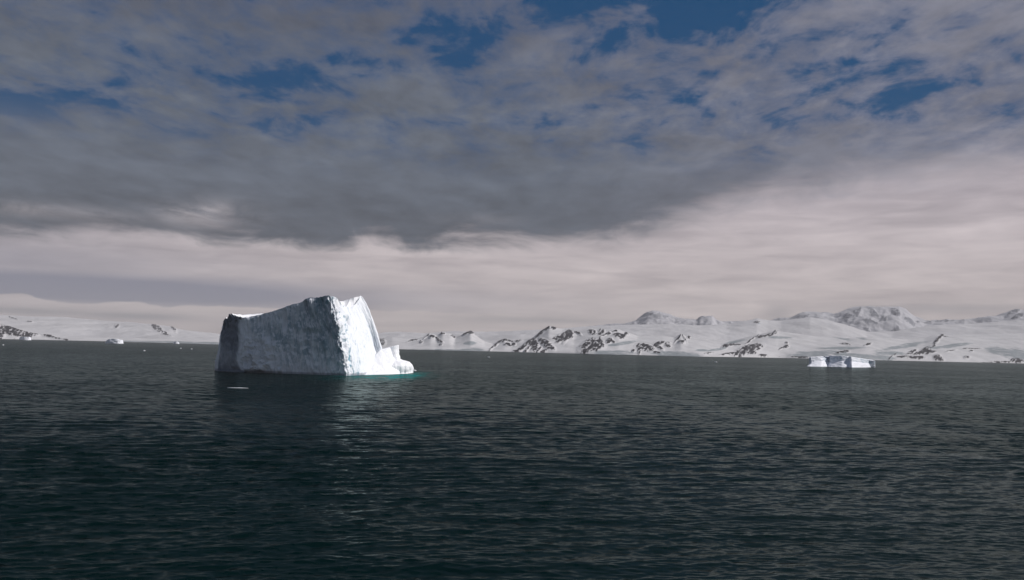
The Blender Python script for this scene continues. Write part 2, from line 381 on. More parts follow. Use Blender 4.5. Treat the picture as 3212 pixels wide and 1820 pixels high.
# ------------------------------------------------------------------ sea
def build_sea():
    dense = np.radians(np.arange(-37, 37.001, 0.085))
    coarse = np.radians(np.arange(41, 319.1, 4.0))
    th = np.concatenate([dense, coarse])
    rr = [2.0, 6, 12, 20, 30, 40, 50, 57]
    r = 60.0
    while r < 31000:
        rr.append(r); r += max(0.10, min(r*r/64000.0, r*0.06))
    rr.append(31000.0)
    rr = np.array(rr)
    Rr, Th = np.meshgrid(rr, th, indexing='ij')
    X = Rr*np.sin(Th); Y = Rr*np.cos(Th)
    Z = np.zeros_like(X)
    dr = np.gradient(rr)[:, None]
    g = np.random.RandomState(3)
    infront = sst(np.cos(Th), math.cos(math.radians(39)), math.cos(math.radians(36.5)))
    tot = 0; kept = 0
    wx = 3.0*fbm(X*0.02, Y*0.02, 0.3, 2); wy = 3.0*fbm(X*0.02+40, Y*0.02, 5.3, 2)
    gust = np.clip(0.85+0.55*fbm(X*0.006, Y*0.006, 2.2, 3), 0.25, 1.5)
    main = math.radians(100)      # waves run mostly towards / away from the camera
    N = 90
    DX = np.zeros_like(X); DY = np.zeros_like(X)
    for i in range(N):
        lam = 0.8*(13.0/0.8)**((i+g.rand())/N)
        k = 2*math.pi/lam
        a = main + g.randn()*math.radians(21 if lam < 5 else 13)
        slope = 0.031*(lam/3.0)**(-0.35)
        if lam > 7: slope *= 0.7
        amp = slope/k
        dirx, diry = math.cos(a), math.sin(a)
        # radial sampling of this wave
        kr = np.abs(k*(dirx*np.sin(Th)+diry*np.cos(Th)))
        samp = (2*math.pi/np.maximum(kr, 1e-6))/dr
        f = sst(samp, 2.2, 5.0)
        latm = (2*math.pi/np.maximum(np.abs(k*(dirx*np.cos(Th)-diry*np.sin(Th))), 1e-6))/(Rr*math.radians(0.085))
        f = f*sst(latm, 2.2, 4.5)
        ph = k*(dirx*(X+wx)+diry*(Y+wy))+g.rand()*6.283
        Z += f*amp*np.cos(ph)
        DX += -f*amp*0.8*dirx*np.sin(ph); DY += -f*amp*0.8*diry*np.sin(ph)
        tot += slope**2; kept = kept+slope**2*f
    Z *= gust*infront; X = X+DX*gust*infront; Y = Y+DY*gust*infront
    lod = 1-(kept/tot)*infront
    # smooth slicks on the water
    band = 0.45*sst(fbm(X*0.004, Y*0.009, 4.4, 3), 0.0, 0.5)
    slick = 0.42*sst(fbm(X*0.0028, Y*0.0008, 1.7, 4), 0.05, 0.55)
    ax = np.arctan2(X, Y); 
    def streak(pts, w_px, strength):
        pw = [onwater(*p) for p in pts]
        best = np.full(X.shape, 1e9)
        for a, b in zip(pw[:-1], pw[1:]):
            dx, dy = b[0]-a[0], b[1]-a[1]; L = dx*dx+dy*dy
            t = np.clip(((X-a[0])*dx+(Y-a[1])*dy)/L, 0, 1)
            qx, qy = a[0]+t*dx, a[1]+t*dy
            dpy = (Y-qy)*CAMZ*FPX/np.maximum(Y*qy, 1.0)   # width grows with distance like the real band seen aslant
            dpx = (X-qx)/np.maximum(Y, 1)*FPX*0.15
            best = np.minimum(best, dpy*dpy+dpx*dpx)
        return strength*np.exp(-best/(w_px**2))
    front = Y > 50
    rag = 0.75+0.6*fbm(X*0.02, Y*0.004, 7.7, 3)
    for pts, w_, s_ in [([(1870, 1200), (2060, 1212)], 9, .9), ([(2250, 1212), (2480, 1236)], 9, .5), ([(1960, 1235), (2150, 1262), (2280, 1300), (2450, 1350), (2750, 1400), (3100, 1440)], 11, .8),
                        ([(2150, 1145), (2320, 1149), (2530, 1151)], 2.2, 1.0), ([(1600, 1134), (1800, 1137), (2000, 1139)], 1.8, .9), ([(1380, 1138), (1500, 1143)], 1.5, .6),
                        ([(0, 1110), (300, 1108), (680, 1130)], 3, .6), ([(180, 1095), (220, 1095)], 1.5, .6), ([(300, 1248), (650, 1238)], 5, .6), ([(0, 1160), (500, 1145), (680, 1150)], 5, .5),
                        ([(1300, 1163), (1420, 1165)], 1.5, .9), ([(1350, 1450), (1650, 1400), (2400, 1430)], 22, .35), ([(100, 1390), (900, 1480)], 25, .30)]:
        slick = np.where(front, np.maximum(slick, streak(pts, w_, s_)*rag), slick)
    slick = np.clip(np.maximum(slick, band*front), 0, 1)
    # turquoise water over the berg's submerged foot
    teal = np.zeros_like(X)
    for (cx, cy, wx_, wy_, s_) in [(1180, 1182, 105, 9, .7), (1250, 1180, 75, 11, 1.0), (1305, 1173, 38, 8, .6), (1110, 1179, 50, 5, .6), (1150, 1176, 90, 6, .8), (1000, 1177, 70, 3, .08)]:
        c = onwater(cx, cy)
        rx = wx_*c[1]/FPX; ry = wy_*c[1]**2/(CAMZ*FPX)
        teal = np.maximum(teal, s_*np.exp(-(((X-c[0])/rx)**2+((Y-c[1])/ry)**2)))
    teal = np.clip(teal*(1+0.9*fbm(X*0.12, Y*0.04, 3.1, 3)), 0, 1)
    V = np.stack([X, Y, Z], -1)
    F = grid_faces(len(rr), len(th), wrap=True)
    nv = len(rr)*len(th)
    V = np.concatenate([V.reshape(-1, 3), [[0, 0, 0]]])
    j = np.arange(len(th)); tris = np.stack([np.full(len(th), nv), (j+1) % len(th), j], -1)
    at_ = {k: np.concatenate([v.reshape(-1), [0]]) for k, v in (('lod', lod), ('slick', slick), ('teal', teal))}
    o = mesh_obj('sea', V, F, M_WATER, attrs=at_, tris=tris)
    kind(o, 'structure')
build_sea()

# ------------------------------------------------------------------ terrain
COASTLINE = [(-500, 1053), (0, 1063.5), (300, 1070), (690, 1081), (1260, 1096), (1600, 1104), (1850, 1110.5), (2190, 1118.6), (2440, 1122.5), (2700, 1129), (3212, 1140.5), (3700, 1152)]
ROCKS = [(5,1040,12,18,20),(38,1040,28,13,28),(75,1047,20,8,25),(105,1051,14,4,8),(150,1056,25,2.5,12),(190,1064,25,1.6,8),
 (42,999,11,1.6,20),(92,1012,8,1.6,10),(95,1019,6,1.6,30),(240,1043,10,5,0),(319,1040,6,3,0),(337,1045,5,3,10),(351,1048,5,2,10),(366,1024,7,5,-30),(370,1041,5,1.5,0),
 (500,1035,30,6,30),(545,1033,9,3,40),(398,1020,8,1.2,-10),(437,1035,4,1.3,0),(177,1033,4,1.3,0),
 (1196,1074,11,8,10),(1246,1047,9,2,0),(1270,1048,6,1.3,-15),(1356,1060,9,7,10),(1338,1058,12,2,-45),(1380,1073,9,2.6,10),(1321,1076,4,3,0),(1383,1083,4,2,0),(1293,1073,12,1.3,-8),(1370,1066,8,2,35),
 (1421,1057,7,5,45),(1459,1045,9,5,-20),(1480,1043,8,6,10),(1390,1046,6,1.6,0),
 (1582,1071,20,4.5,-15),(1600,1073,14,2.5,12),(1556,1084,22,2.6,-38),(1593,1084,10,3.6,15),(1626,1073,12,4,-8),(1612,1083,5,3,0),
 (1648,1085,34,5,-36),(1669,1077,13,9,-20),(1677,1090,12,9,-50),(1707,1073,14,8,20),(1722,1088,17,8,28),(1703,1104,11,2.6,-18),(1617,1103,8,2,0),(1655,1096,16,3,-45),(1690,1099,10,3,-45),
 (1704,1041,27,4.5,-38),(1727,1031,13,4,0),(1760,1058,30,7,-15),(1786,1049,15,10,30),(1757,1070,12,4,-20),(1810,1046,12,3,25),(1775,1062,14,6,-60),
 (1859,1043,11,6,10),(1885,1043,10,7,-20),(1850,1086,30,15,-28),(1878,1080,14,11,0),(1870,1092,22,8,-8),(1838,1098,16,5,-40),(1909,1073,10,5,-30),(1923,1074,6,2.4,30),(1943,1056,19,8,4),
 (1896,1053,20,2.6,-30),(1910,1049,6,3,0),(1929,1040,6,2,-10),(1964,1049,5,3.6,0),(1972,1049,1.5,3,0),
 (2024,1092,24,8,8),(2005,1103,4,8,0),(2041,1098,10,7,0),(2065,1083,17,5,-20),(2065,1091,14,4,25),(2095,1084,8,6,0),(2062,1107,12,3,10),(1986,1102,4,4,0),
 (2126,1064,15,2.2,-54),(2147,1063,13,2.2,60),(2139,1075,10,3.6,0),(2158,1060,6,3,-20),(2175,1057,2,2,0),
 (2283,1087,17,5,-20),(2308,1084,13,3,0),(2348,1100,36,12,-20),(2370,1088,20,5,0),(2350,1108,20,7,0),(2286,1112,22,2.8,-8),(2392,1057,17,4,-5),(2417,1052,18,3.6,-18),(2430,1045,6,3,-50),(2357,1068,24,1.6,-35),
 (2395,1117,11,3.5,0),(2467,1077,4,3,0),(2466,1089,8,4,-20),(2449,1096,5,1.5,-30),(2220,1110,14,.9,0),(2504,1121,26,2,0),(2440,1121,18,1.2,0),
 (2643,1106,18,4,-10),(2722,1081,11,2.6,-20),(2652,1079,14,2,10),(2946,1061,18,4,-45),(2937,1072,9,4,-40),(2965,1056,10,1.5,8),(2909,1092,21,5,-20),(2893,1106,27,5,-15),(2861,1105,15,4,-25),(2839,1121,20,3.4,0),(2880,1123,18,4,0),
 (2918,1106,14,5,-10),(2801,1118,14,1.8,-38),(2940,1123,10,8,0),(2951,1129,9,4,0),(3033,1122,8,4,0),(2984,1100,15,1.2,-15),(3044,1094,26,1.2,0),(3047,1101,5,2,0),(3190,1132,16,6,0),(3127,1137,45,1.8,0),(2900,1137,60,1.0,1)]
FARROCKS = [(2773,1004,7,6,0),(2765,1010,5,4,0),(2719,1037,8,4,20),(2795,1038,7,5,0),(2812,1032,8,6,0),(2690,985,14,8,-40),(2740,985,20,6,40),(2810,985,14,9,50),(2660,1000,16,6,-30),(2730,1015,20,6,20),(2850,1010,20,6,30),(2700,1050,16,4,40),
 (2075,995,12,3,30),(2090,1000,6,4,0),(2050,985,14,4,-10),(2200,1000,10,4,-30),(2235,999,8,4,20),(2365,1010,16,5,-20),(2395,1014,10,5,20),(2520,1000,14,4,-20),(3180,985,20,4,-20),(3195,995,20,5,-20),(2900,1017,22,3,0),(2960,1013,25,3,0)]
ICES = [(560,1076,120,4.5,1.5),(680,1078,60,4,1),(450,1071,60,2,1.5),(1400,1100,100,3,1),(1480,1098,30,4,0),(1918,1108,56,7,0),(2128,1113,66,7,3),(2540,1115,60,6,0),(2560,1105,50,3,0),(2700,1119,80,7,4),(2760,1123,40,8,3),
 (2200,1100,16,3,0),(3150,1105,50,10,8),(3200,1115,40,16,8),(2830,1086,60,5,-10),(2600,1103,50,3,0),(1475,1079,16,5,0),(1950,1080,40,4,-8),(2790,1108,40,5,0),(2250,1098,30,3,-10),(2600,1050,60,5,15),(2660,1052,50,4,15),(2450,1060,30,3,0),(2980,1085,60,4,-5),(2640,1092,60,4,0),(2300,1075,30,3,-10),(330,1050,60,2.5,8),(480,1055,50,2.5,5)]
ax_tab = None
def terrain(name, mat, prof, depth, r_off, rocks, ices, rows, shape, rough, seed, coast=True, dr_const=None, amax=34.0, rockamp=1.0, cl=0.0, ridge=0.1):
    azs = np.radians(np.arange(-amax, amax+0.001, 0.03))
    # coast radius by azimuth
    ca = np.array([ae(*p)[0] for p in COASTLINE]); cr = np.array([np.hypot(*onwater(*p)[:2]) for p in COASTLINE])
    rc = np.interp(azs, ca, cr)
    k = 41; ker = np.hanning(k); ker /= ker.sum(); rc = np.convolve(np.pad(rc, k//2, 'edge'), ker, 'valid')
    if dr_const: r0 = np.full_like(azs, dr_const)
    else: r0 = rc+r_off+90*fbm(azs*9, 0.5, seed, 2)
    pa = np.array([ae(*p)[0] for p in prof]); pe = np.array([ae(*p)[1] for p in prof])
    e1 = np.interp(azs, pa, pe)
    k = 9; ker = np.hanning(k+2)[1:-1]; ker /= ker.sum(); e1 = np.convolve(np.pad(e1, k//2, 'edge'), ker, 'valid')
    t = np.linspace(0, 1, rows)[:, None]
    Rr = r0[None]+depth*t
    zt = CAMZ+(r0+depth)*np.tan(e1)
    zt = np.maximum(zt, 2.0)
    sh = shape(t)
    Z = zt[None]*sh*(1-cl)+0
    A = np.broadcast_to(azs[None], Z.shape)
    X, Y = Rr*np.sin(A), Rr*np.cos(A)
    # elevation angle -> photo pixel for laying out rock outcrops along the coast
    def topx(X, Y, Z):
        d = np.stack([X, Y, Z-CAMZ], -1) @ R3
        return 1606+FPX*d[..., 0]/-d[..., 2], 910-FPX*d[..., 1]/-d[..., 2]
    px, py = topx(X, Y, Z)
    def mask(lst, pad):
        mk = np.zeros(X.shape)
        for e in lst:
            cx, cy, a, b = e[:4]; th = math.radians(e[4] if len(e) > 4 else 0)
            sel = np.abs(px[0]-cx) < max(a, b)*2.2+4
            if not sel.any(): continue
            j = np.where(sel)[0]; s_ = slice(j[0], j[-1]+1)
            u, v = px[:, s_]-cx, py[:, s_]-cy
            uu = (u*math.cos(th)+v*math.sin(th))/(a*pad); vv = (-u*math.sin(th)+v*math.cos(th))/(b*pad)
            mk[:, s_] = np.maximum(mk[:, s_], np.clip(1.35-0.62*(uu*uu+vv*vv), 0, 1))
        return mk
    rk = mask(rocks, 1.12) if rocks else np.zeros(X.shape)
    ic = mask(ices, 1.15) if ices else np.zeros(X.shape)
    ang = 2*px*0.35
    st = fbm((px+py*0.7)*0.16, (py-px*0.2)*0.12, seed+2.0, 4, 0.6)      # diagonal gullies breaking the outcrops up
    st2 = ridged((px+py*1.1)*0.11, (py-px*0.5)*0.05, seed+6.0, 4, 0.65)
    rkm = np.clip(rk*0.95-0.10-0.42*st-0.30*(st2-0.55), 0, 1)*(rk > 0)
    # relief
    env = np.maximum(np.sin(np.pi*np.clip(t, 0, 1))**0.7, ridge*sst(t, 0.4, 1))
    scale = depth/rows
    rel = rough*(fbm(X/900.0, Y/900.0, seed, 5, 0.5)+0.5*ridged(X/500.0, Y/900.0, seed+4, 4)-0.3)
    Z = Z*(1+0.0)+rel*env
    Z = Z+rk*rockamp*(1.5+4*ridged(X/110.0, Y/200.0, Z/60.0, 4))
    Z = Z+0.25*rough*fbm(X/160.0, Y/300.0, seed+9, 4)*(t > 0.02)
    Z[0] = np.minimum(Z[0], 0)-3
    # back side goes down to the ground again
    nb = 6
    Vb = []
    for q in range(1, nb+1):
        rb = Rr[-1]+depth*0.5*q/nb
        Vb.append(np.stack([rb*np.sin(azs), rb*np.cos(azs), Z[-1]*(1-(q/nb)**1.3)-3*(q == nb)], -1))
    V = np.concatenate([np.stack([X, Y, Z], -1), np.array(Vb)], 0)
    zz = np.zeros((nb, len(azs)))
    F = grid_faces(V.shape[0], V.shape[1])
    o = mesh_obj(name, V, F, mat, attrs={'rock': np.concatenate([rkm, zz]), 'ice': np.concatenate([ic, zz])})
    kind(o, 'structure')
    return o
P1 = [(-400, 1010), (-100, 1015), (0, 1020), (40, 1029), (80, 1043), (130, 1052), (200, 1058), (300, 1060), (400, 1062), (560, 1066), (690, 1070), (900, 1072), (1190, 1066), (1230, 1060), (1290, 1066), (1330, 1058), (1351, 1048), (1370, 1054), (1389, 1044), (1412, 1048), (1426, 1060), (1450, 1052), (1477, 1040), (1490, 1052), (1520, 1072), (1545, 1080), (1567, 1073), (1585, 1067), (1605, 1073), (1640, 1067), (1672, 1061), (1693, 1045), (1722, 1028), (1736, 1031), (1780, 1038), (1801, 1046), (1818, 1043), (1850, 1037), (1891, 1036), (1940, 1036), (1959, 1044), (2000, 1056), (2080, 1056), (2115, 1060), (2136, 1050), (2155, 1058), (2220, 1066), (2300, 1070), (2350, 1058), (2400, 1048), (2433, 1040), (2480, 1046), (2560, 1056), (2650, 1062), (2750, 1060), (2850, 1066), (2900, 1062), (2940, 1052), (2975, 1052), (3100, 1050), (3212, 1046), (3700, 1040)]
P2 = [(-400, 985), (0, 990), (200, 998), (350, 1008), (450, 1016), (500, 1022), (535, 1026), (560, 1034), (620, 1042), (690, 1051), (800, 1060), (1100, 1056), (1190, 1046), (1250, 1043), (1330, 1046), (1420, 1042), (1520, 1044), (1620, 1040), (1700, 1036), (1800, 1030), (1900, 1024), (2000, 1020), (2100, 1020), (2200, 1024), (2280, 1022), (2330, 1010), (2375, 1001), (2410, 1008), (2450, 1010), (2500, 1003), (2540, 998), (2580, 1003), (2640, 1018), (2720, 1040), (2800, 1042), (2870, 1030), (2950, 1022), (3050, 1018), (3130, 1010), (3212, 1004), (3700, 990)]
P3 = [(1500, 1075), (1700, 1045), (1850, 1030), (1950, 1018), (1995, 1008), (2015, 995), (2032, 982), (2047, 978), (2066, 981), (2095, 987), (2120, 997), (2150, 1005), (2185, 1006), (2198, 995), (2235, 993), (2247, 1004), (2300, 1012), (2400, 1012), (2480, 1000), (2510, 986), (2580, 985), (2620, 990), (2650, 980), (2675, 970), (2700, 964), (2740, 966), (2780, 965), (2822, 966), (2842, 976), (2870, 998), (2905, 1012), (2980, 1011), (3060, 1003), (3120, 994), (3160, 984), (3190, 977), (3212, 979), (3300, 968), (3700, 960)]
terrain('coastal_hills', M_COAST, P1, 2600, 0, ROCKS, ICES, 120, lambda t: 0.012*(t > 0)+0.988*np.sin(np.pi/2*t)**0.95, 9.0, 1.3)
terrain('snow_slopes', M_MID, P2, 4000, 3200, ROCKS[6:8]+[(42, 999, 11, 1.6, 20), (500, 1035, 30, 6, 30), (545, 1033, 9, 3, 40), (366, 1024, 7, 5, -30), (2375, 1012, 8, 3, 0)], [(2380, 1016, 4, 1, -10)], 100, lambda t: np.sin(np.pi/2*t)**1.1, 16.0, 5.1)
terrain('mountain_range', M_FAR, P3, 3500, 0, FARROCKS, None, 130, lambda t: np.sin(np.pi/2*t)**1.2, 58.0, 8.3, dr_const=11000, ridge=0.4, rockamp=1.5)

# ------------------------------------------------------------------ icebergs
def catmull(Cp, n, closed=False):
    Cp = np.asarray(Cp, float); K = len(Cp)
    seg = K if closed else K-1
    t = np.linspace(0, seg, n, endpoint=not closed)
    i = np.minimum(t.astype(int), seg-1); f = t-i
    sh = (slice(None),)+(None,)*(Cp.ndim-1)
    g = (lambda j: Cp[j % K]) if closed else (lambda j: Cp[np.clip(j, 0, K-1)])
    p0, p1, p2, p3 = g(i-1), g(i), g(i+1), g(i+2)
    f = f[sh]
    cr = 0.5*((2*p1)+(-p0+p2)*f+(2*p0-5*p1+4*p2-p3)*f*f+(-p0+3*p1-3*p2+p3)*f**3)
    li = p1+(p2-p1)*f
    return 0.35*cr+0.65*li
def normals(G):
    du = np.gradient(G, axis=1); dv = np.gradient(G, axis=0)
    n = np.cross(du, dv); l = np.linalg.norm(n, axis=-1, keepdims=True); return n/np.maximum(l, 1e-9)

def main_berg():
    root = bpy.data.objects.new('iceberg', None); COL.objects.link(root)
    root.location = tuple(onwater(960, 1172))
    thing(root, 'huge wedge-shaped iceberg with a dark shaded cliff, a sunlit white wall and a sharp spire', 'iceberg')
    O = np.array(root.location)
    T = np.array([0, .25, .5, .75, 1.0])
    st = []          # stations, each 5 points from the water to the rim
    def S_(pts, Ds): st.append([at(p[0], p[1], d) for p, d in zip(pts, Ds)])
    S_([(683, 1163), (687, 1118), (691, 1075), (696, 1036), (702, 1010)], [600, 601, 602, 603, 604])
    S_([(704, 1168), (705, 1120), (706, 1075), (708, 1036), (712, 999)], [596, 597, 598, 599, 600])
    S_([(728, 1171), (724, 1125), (724, 1080), (724, 1036), (723, 986)], [592, 593, 594, 595, 596])
    S_([(748, 1173), (738, 1128), (744, 1085), (742, 1040), (740, 992)], [588, 589, 590, 591, 592])
    S_([(764, 1174), (746, 1128), (756, 1086), (757, 1045), (757, 996)], [585, 586, 587, 588, 589])
    for (ub, ut, vt) in [(782, 780, 996), (808, 805, 990), (832, 829, 984), (856, 853, 977.5), (884, 876, 970), (906, 895, 962.5), (930, 918, 955), (954, 939, 949), (974, 955, 941), (994, 972, 932.5), (1012, 986, 934), (1030, 1001, 933.5), (1048, 1016, 929), (1062, 1030, 927)]:
        q = np.array([0, .12, .38, .68, 1.0])
        g = (ub-782)/303
        S_([(ub+(ut-ub)*a, 1174+(vt-1174)*t_) for a, t_ in zip(q, T)], [584-17*g+e for e in (0, 1, 2, 3.5, 5)])
    S_([(1085, 1176), (1080, 1125), (1070, 1070), (1058, 1003), (1045, 930)], [566, 567, 568.5, 571, 575])
    nf = len(st)
    q = np.array([0, .10, .33, .62, 1.0])
    for (ub, vb, ut, vt, dt) in [(1100, 1178.5, 1060, 939, 588), (1116, 1178, 1072, 954, 600), (1132, 1177, 1084, 961, 610), (1150, 1175, 1098, 963, 620), (1168, 1173, 1113, 955, 628), (1186, 1170, 1123, 943, 634)]:
        db = onwater(ub, vb)[1]
        S_([(ub+(ut-ub)*a, vb+(vt-vb)*t_) for a, t_ in zip(q, T)], [db+(dt-db)*a for a in (0, .2, .42, .7, 1)])
    S_([(1207, 1168), (1194, 1083), (1178, 1032), (1156, 974), (1132, 926)], [onwater(1207, 1168)[1], 640, 640, 640, 640])
    nr = len(st)
    def bk(xb, yb, top): 
        b = np.array([xb, yb, 0.0]); st.append([b+(top-b)*s_ for s_ in (0, .22, .48, .75, 1)])
    bk(-93, 680, at(1130, 929, 640))
    bk(-108, 688, at(1112, 933, 633))
    bk(-122, 690, at(1092, 939, 633))
    bk(-136, 690, at(1074, 945, 633))
    bk(-150, 688, at(1050, 962, 642))
    bk(-165, 685, at(1000, 978, 642))
    bk(-178, 678, at(900, 990, 642))
    bk(-186, 665, at(835, 983, 640))
    bk(-195, 650, at(790, 986, 632))
    bk(-202, 632, at(745, 990, 620))
    bk(-204, 615, at(708, 1006, 612))
    for q_ in st: q_[0][2] = 0.0
    st = np.array(st)                         # station, level, xyz
    n_s, n_t = 620, 190
    lev = catmull(st, n_s, closed=True)       # n_s,5,3
    G = catmull(lev.transpose(1, 0, 2), n_t)  # n_t, n_s, 3
    par = np.arange(n_s)/n_s*len(st)          # station parameter
    t = np.linspace(0, 1, n_t)[:, None]
    N = normals(G)
    # outward
    cen = np.array([G[..., 0].mean(), 640, 20]); sg = np.sign(((G-cen)*N)[..., :2].sum(-1).mean()); N = N*sg
    d0 = np.linalg.norm(np.diff(G[40], axis=0, append=G[40][:1]), axis=1); s = np.cumsum(d0)[None]
    z = G[..., 2]
    fade = sst(1-t, 0.0, 0.05)
    onfront = sst(par, 3.6, 4.6)*(1-sst(par, nf-1.2, nf-0.6)); onright = sst(par, nf-1.0, nf-0.4)*(1-sst(par, nr-1.0, nr)); onleft = 1-sst(par, 3.0, 4.2)
    wz = z + 2.0*fbm(s/9, z/9, 2.2, 2)
    rr_ = onright[None]; sp = par[None]*3.4
    sl = s + 0.12*z*onfront[None] + 1.6*fbm(s/14, z/16, 4.0, 2)
    flute = ridged(sl/4.6, wz/44, 1.0, 4, 0.6)*(1-rr_)+rr_*ridged(sp*1.1+0.25*fbm(s/6, z/10, 1.0, 3), z/60, 1.0, 4, 0.6)
    chunk = fbm(s/10, z/20, 7.0, 5, 0.55)*(1-0.6*rr_)
    facets = np.abs(fbm(s/7+3, z/11, 9.0, 3, 0.5))*(1-0.6*rr_)
    fine = fbm(s/1.6, z/3.0, 3.3, 3, 0.6)
    amp = 0.55+0.25*onfront+0.25*onright
    disp = amp*(1.15-0.75*rr_)*(flute-0.7)+0.8*chunk-1.0*facets+0.15*fine*(1-.6*rr_)
    # broken brighter ledge low on the left of the front face
    low = onfront[None]*np.exp(-((par[None]-6.2)/1.9)**2)*sst(z, 27, 15)
    blk = np.floor(fbm(s/4.2, z/3.6, 1.5, 2)*3.2)/3.2
    disp = disp+low*(3.2*blk+1.0*fbm(s/2.6, z/2.6, 5.5, 4, 0.6)+1.2+0.13*np.clip(27-z, 0, 27))
    cor = np.exp(-((par[None]-(nf-1))/1.3)**2)
    disp = disp+cor*2.2*fbm(z/11, s/6, 3.0, 4, 0.6)
    # smooth scooped niches near the crest
    def scoop(pc, zc, wp, wz_, a): return a*np.exp(-(((par[None]-pc)/wp)**2+((z-zc)/wz_)**2))
    disp = disp+scoop(9.7, 34, 0.42, 6, -2.6)+scoop(14.2, 45, 0.9, 6, 1.6)+scoop(13.2, 44, 0.6, 6, -2.0)+scoop(16.4, 46, 0.8, 5, -1.0)
    disp = disp+scoop(13.5, 30, 1.8, 2.0, 0.7)-scoop(13.5, 27, 1.8, 2.0, 0.9)
    # thin rib down the corner and a dark notch where the wall meets it
    disp = disp+rr_*(0.5*ridged(sp*0.45, z/70, 5.0, 3, 0.6)-0.3)
    disp = disp+scoop(nf+0.05, 48, 0.6, 5.5, -3.6)+scoop(nf+0.8, 40, 0.7, 2.0, 1.3)+scoop(nf+1.5, 35.5, 0.5, 2.6, -2.2)+scoop(nf-0.6, 20, 0.35, 5, -1.5)+scoop(nf-0.7, 33, 0.4, 3, 1.4)+scoop(nf+0.1, 9, 0.4, 5, -1.6)
    # undercut at the waterline on the left end
    disp = disp-onleft[None]*2.2*sst(z, 4.0, 0.5)*(0.6+0.5*fbm(s/3, 0.5, 2.0, 2))
    G2 = G+N*(disp*fade*sst(z, -1, 2.5)*1.0)[..., None]
    # ragged rim shared by wall and roof
    def rag(P, a):
        return a*np.stack([fbm(P[..., 0]/3.1, P[..., 1]/6.0, 1.0, 3), fbm(P[..., 0]/5, P[..., 1]/7, 6.0, 3)*0.5, fbm(P[..., 0]/2.6, P[..., 1]/9, 11.0, 4, 0.6)], -1)
    dk = 1-sst(par, 3.2, 4.0)+sst(par, len(st)-1.5, len(st)-0.2)
    rim_amp = 0.35+1.6*np.clip(dk, 0, 1)+0.35*sst(par, nf+3.2, nf+5)*(1-sst(par, nr, nr+1))
    G2 = G2+rag(G, 1.0)*(rim_amp[None]*sst(t, 0.86, 1.0))[..., None]
    below = G2[0].copy(); below[:, 2] = -5.0
    G2[0, :, 2] = -0.6
    side = np.concatenate([below[None], G2], 0)
    ice = np.zeros((n_t+1, n_s))
    icv = 0.36*onfront+0.28*onleft-0.06*onright  # front and left end coloured bluer to deepen their shade
    ice[1:] = icv[None]+0.10*fbm(s/20, z/20, 3.0, 3)
    ice[1:] -= 0.85*low+0.25*sst(z, 12, 2)*onfront[None]  # low broken patch painted whiter, as if catching skylight
    ice[1:] += 0.20*np.exp(-((par[None]-16.0)/2.2)**2)*sst(z, 12, 30)
    ice[1:] -= scoop(9.7, 34, 0.38, 7, 1.1)+scoop(4.9, 30, 0.3, 14, 0.4)+scoop(17.2, 22, .5, 5, .5)+scoop(14.6, 44, .35, 6, .6)+scoop(4.7, 30, 0.45, 40, 0.8)  # paler niches and streaks; strip by the left corner painted as skylit
    ice[1:] += onright[None]*0.75*sst(ridged(sp*0.6+0.2*fbm(s/5, z/8, 1.0, 3), z/26, 2.0, 3, 0.5), 0.7, 1.25)*sst(par, nr, nf+1.5)[None]
    ice[1:] += scoop(nf+0.25, 12, 0.2, 12, 0.5)+scoop(nf+2.6, 40, 0.22, 5, 0.9)
    ice[1:] -= onright[None]*sst(z, 18, 5)*0.7*sst(par, nf+1, nf+4)[None]
    shade_wet = np.zeros((n_t+1, n_s))
    shade_wet[1:] = onleft[None]*(0.75+0.25*sst(z, 8, 30))*(1-scoop(4.3, 10, 0.3, 60, 1))+0.25*onfront[None]*sst(par, 9, 17)[None]*sst(z, 5, 30)  # left end and upper right of the front darkened as painted shade
    shade_wet[1:] += scoop(nf+0.05, 48, 0.6, 5.5, 0.9)+scoop(nf+1.5, 35.5, .4, 2.6, .5)+scoop(13.1, 45, .5, 5, .4)  # scooped pockets coloured dark like shaded hollows
    shade_wet[1:] += 0.7*(1-sst(z, 0.7, 1.9))  # wet band at the waterline
    Vs = side.reshape(-1, 3)-O
    body = mesh_obj('ice_cliff', Vs, grid_faces(n_t+1, n_s, wrap=True), M_ICE, root, attrs={'ice': ice.reshape(-1), 'shade_wet': shade_wet.reshape(-1)})
    # roof: ruled from the front rim to the back rim
    rim = G2[-1]
    iQ = int(round((nr-1)/len(st)*n_s))
    frontr = rim[0:iQ+1]; backr = rim[iQ:][::-1]
    def resample(P, n):
        x = np.linspace(0, 1, len(P)); xx = np.linspace(0, 1, n); return np.stack([np.interp(xx, x, P[:, k]) for k in range(3)], -1)
    # pair by station so the crest meets the matching back rim
    backr = np.concatenate([[rim[0]], backr[:-1]]) if True else backr
    nu = len(frontr); backr = resample(backr, 400)
    # monotone pairing in x
    bx = backr[:, 0]; u_ = np.linspace(0, 1, nu)
    fx = frontr[:, 0]
    bi = np.interp(np.maximum.accumulate(fx), np.maximum.accumulate(bx), np.arange(400))
    bi = bi*(1-sst(u_, 0.93, 1.0))+399*sst(u_, 0.93, 1.0)
    Bp = np.stack([np.interp(bi, np.arange(400), backr[:, k]) for k in range(3)], -1)
    m_ = 40; w = np.linspace(0, 1, m_)[:, None, None]
    Rf = frontr[None]*(1-w)+Bp[None]*w
    sag = np.sin(np.pi*w[..., 0])
    sw_ = (sst(Rf[0, :, 0], -121.5, -117.5))[None]
    Rf[..., 2] += -sag*(0.4+9.5*sw_)+sag*0.5*fbm(Rf[..., 0]/7, Rf[..., 1]/7, 2.0, 4)
    mesh_obj('snow_top', Rf.reshape(-1, 3)-O, grid_faces(m_, nu), M_SNOWICE, root, attrs={'ice': np.full(m_*nu, -0.3)})
    return root, O
BERG, BO = main_berg()

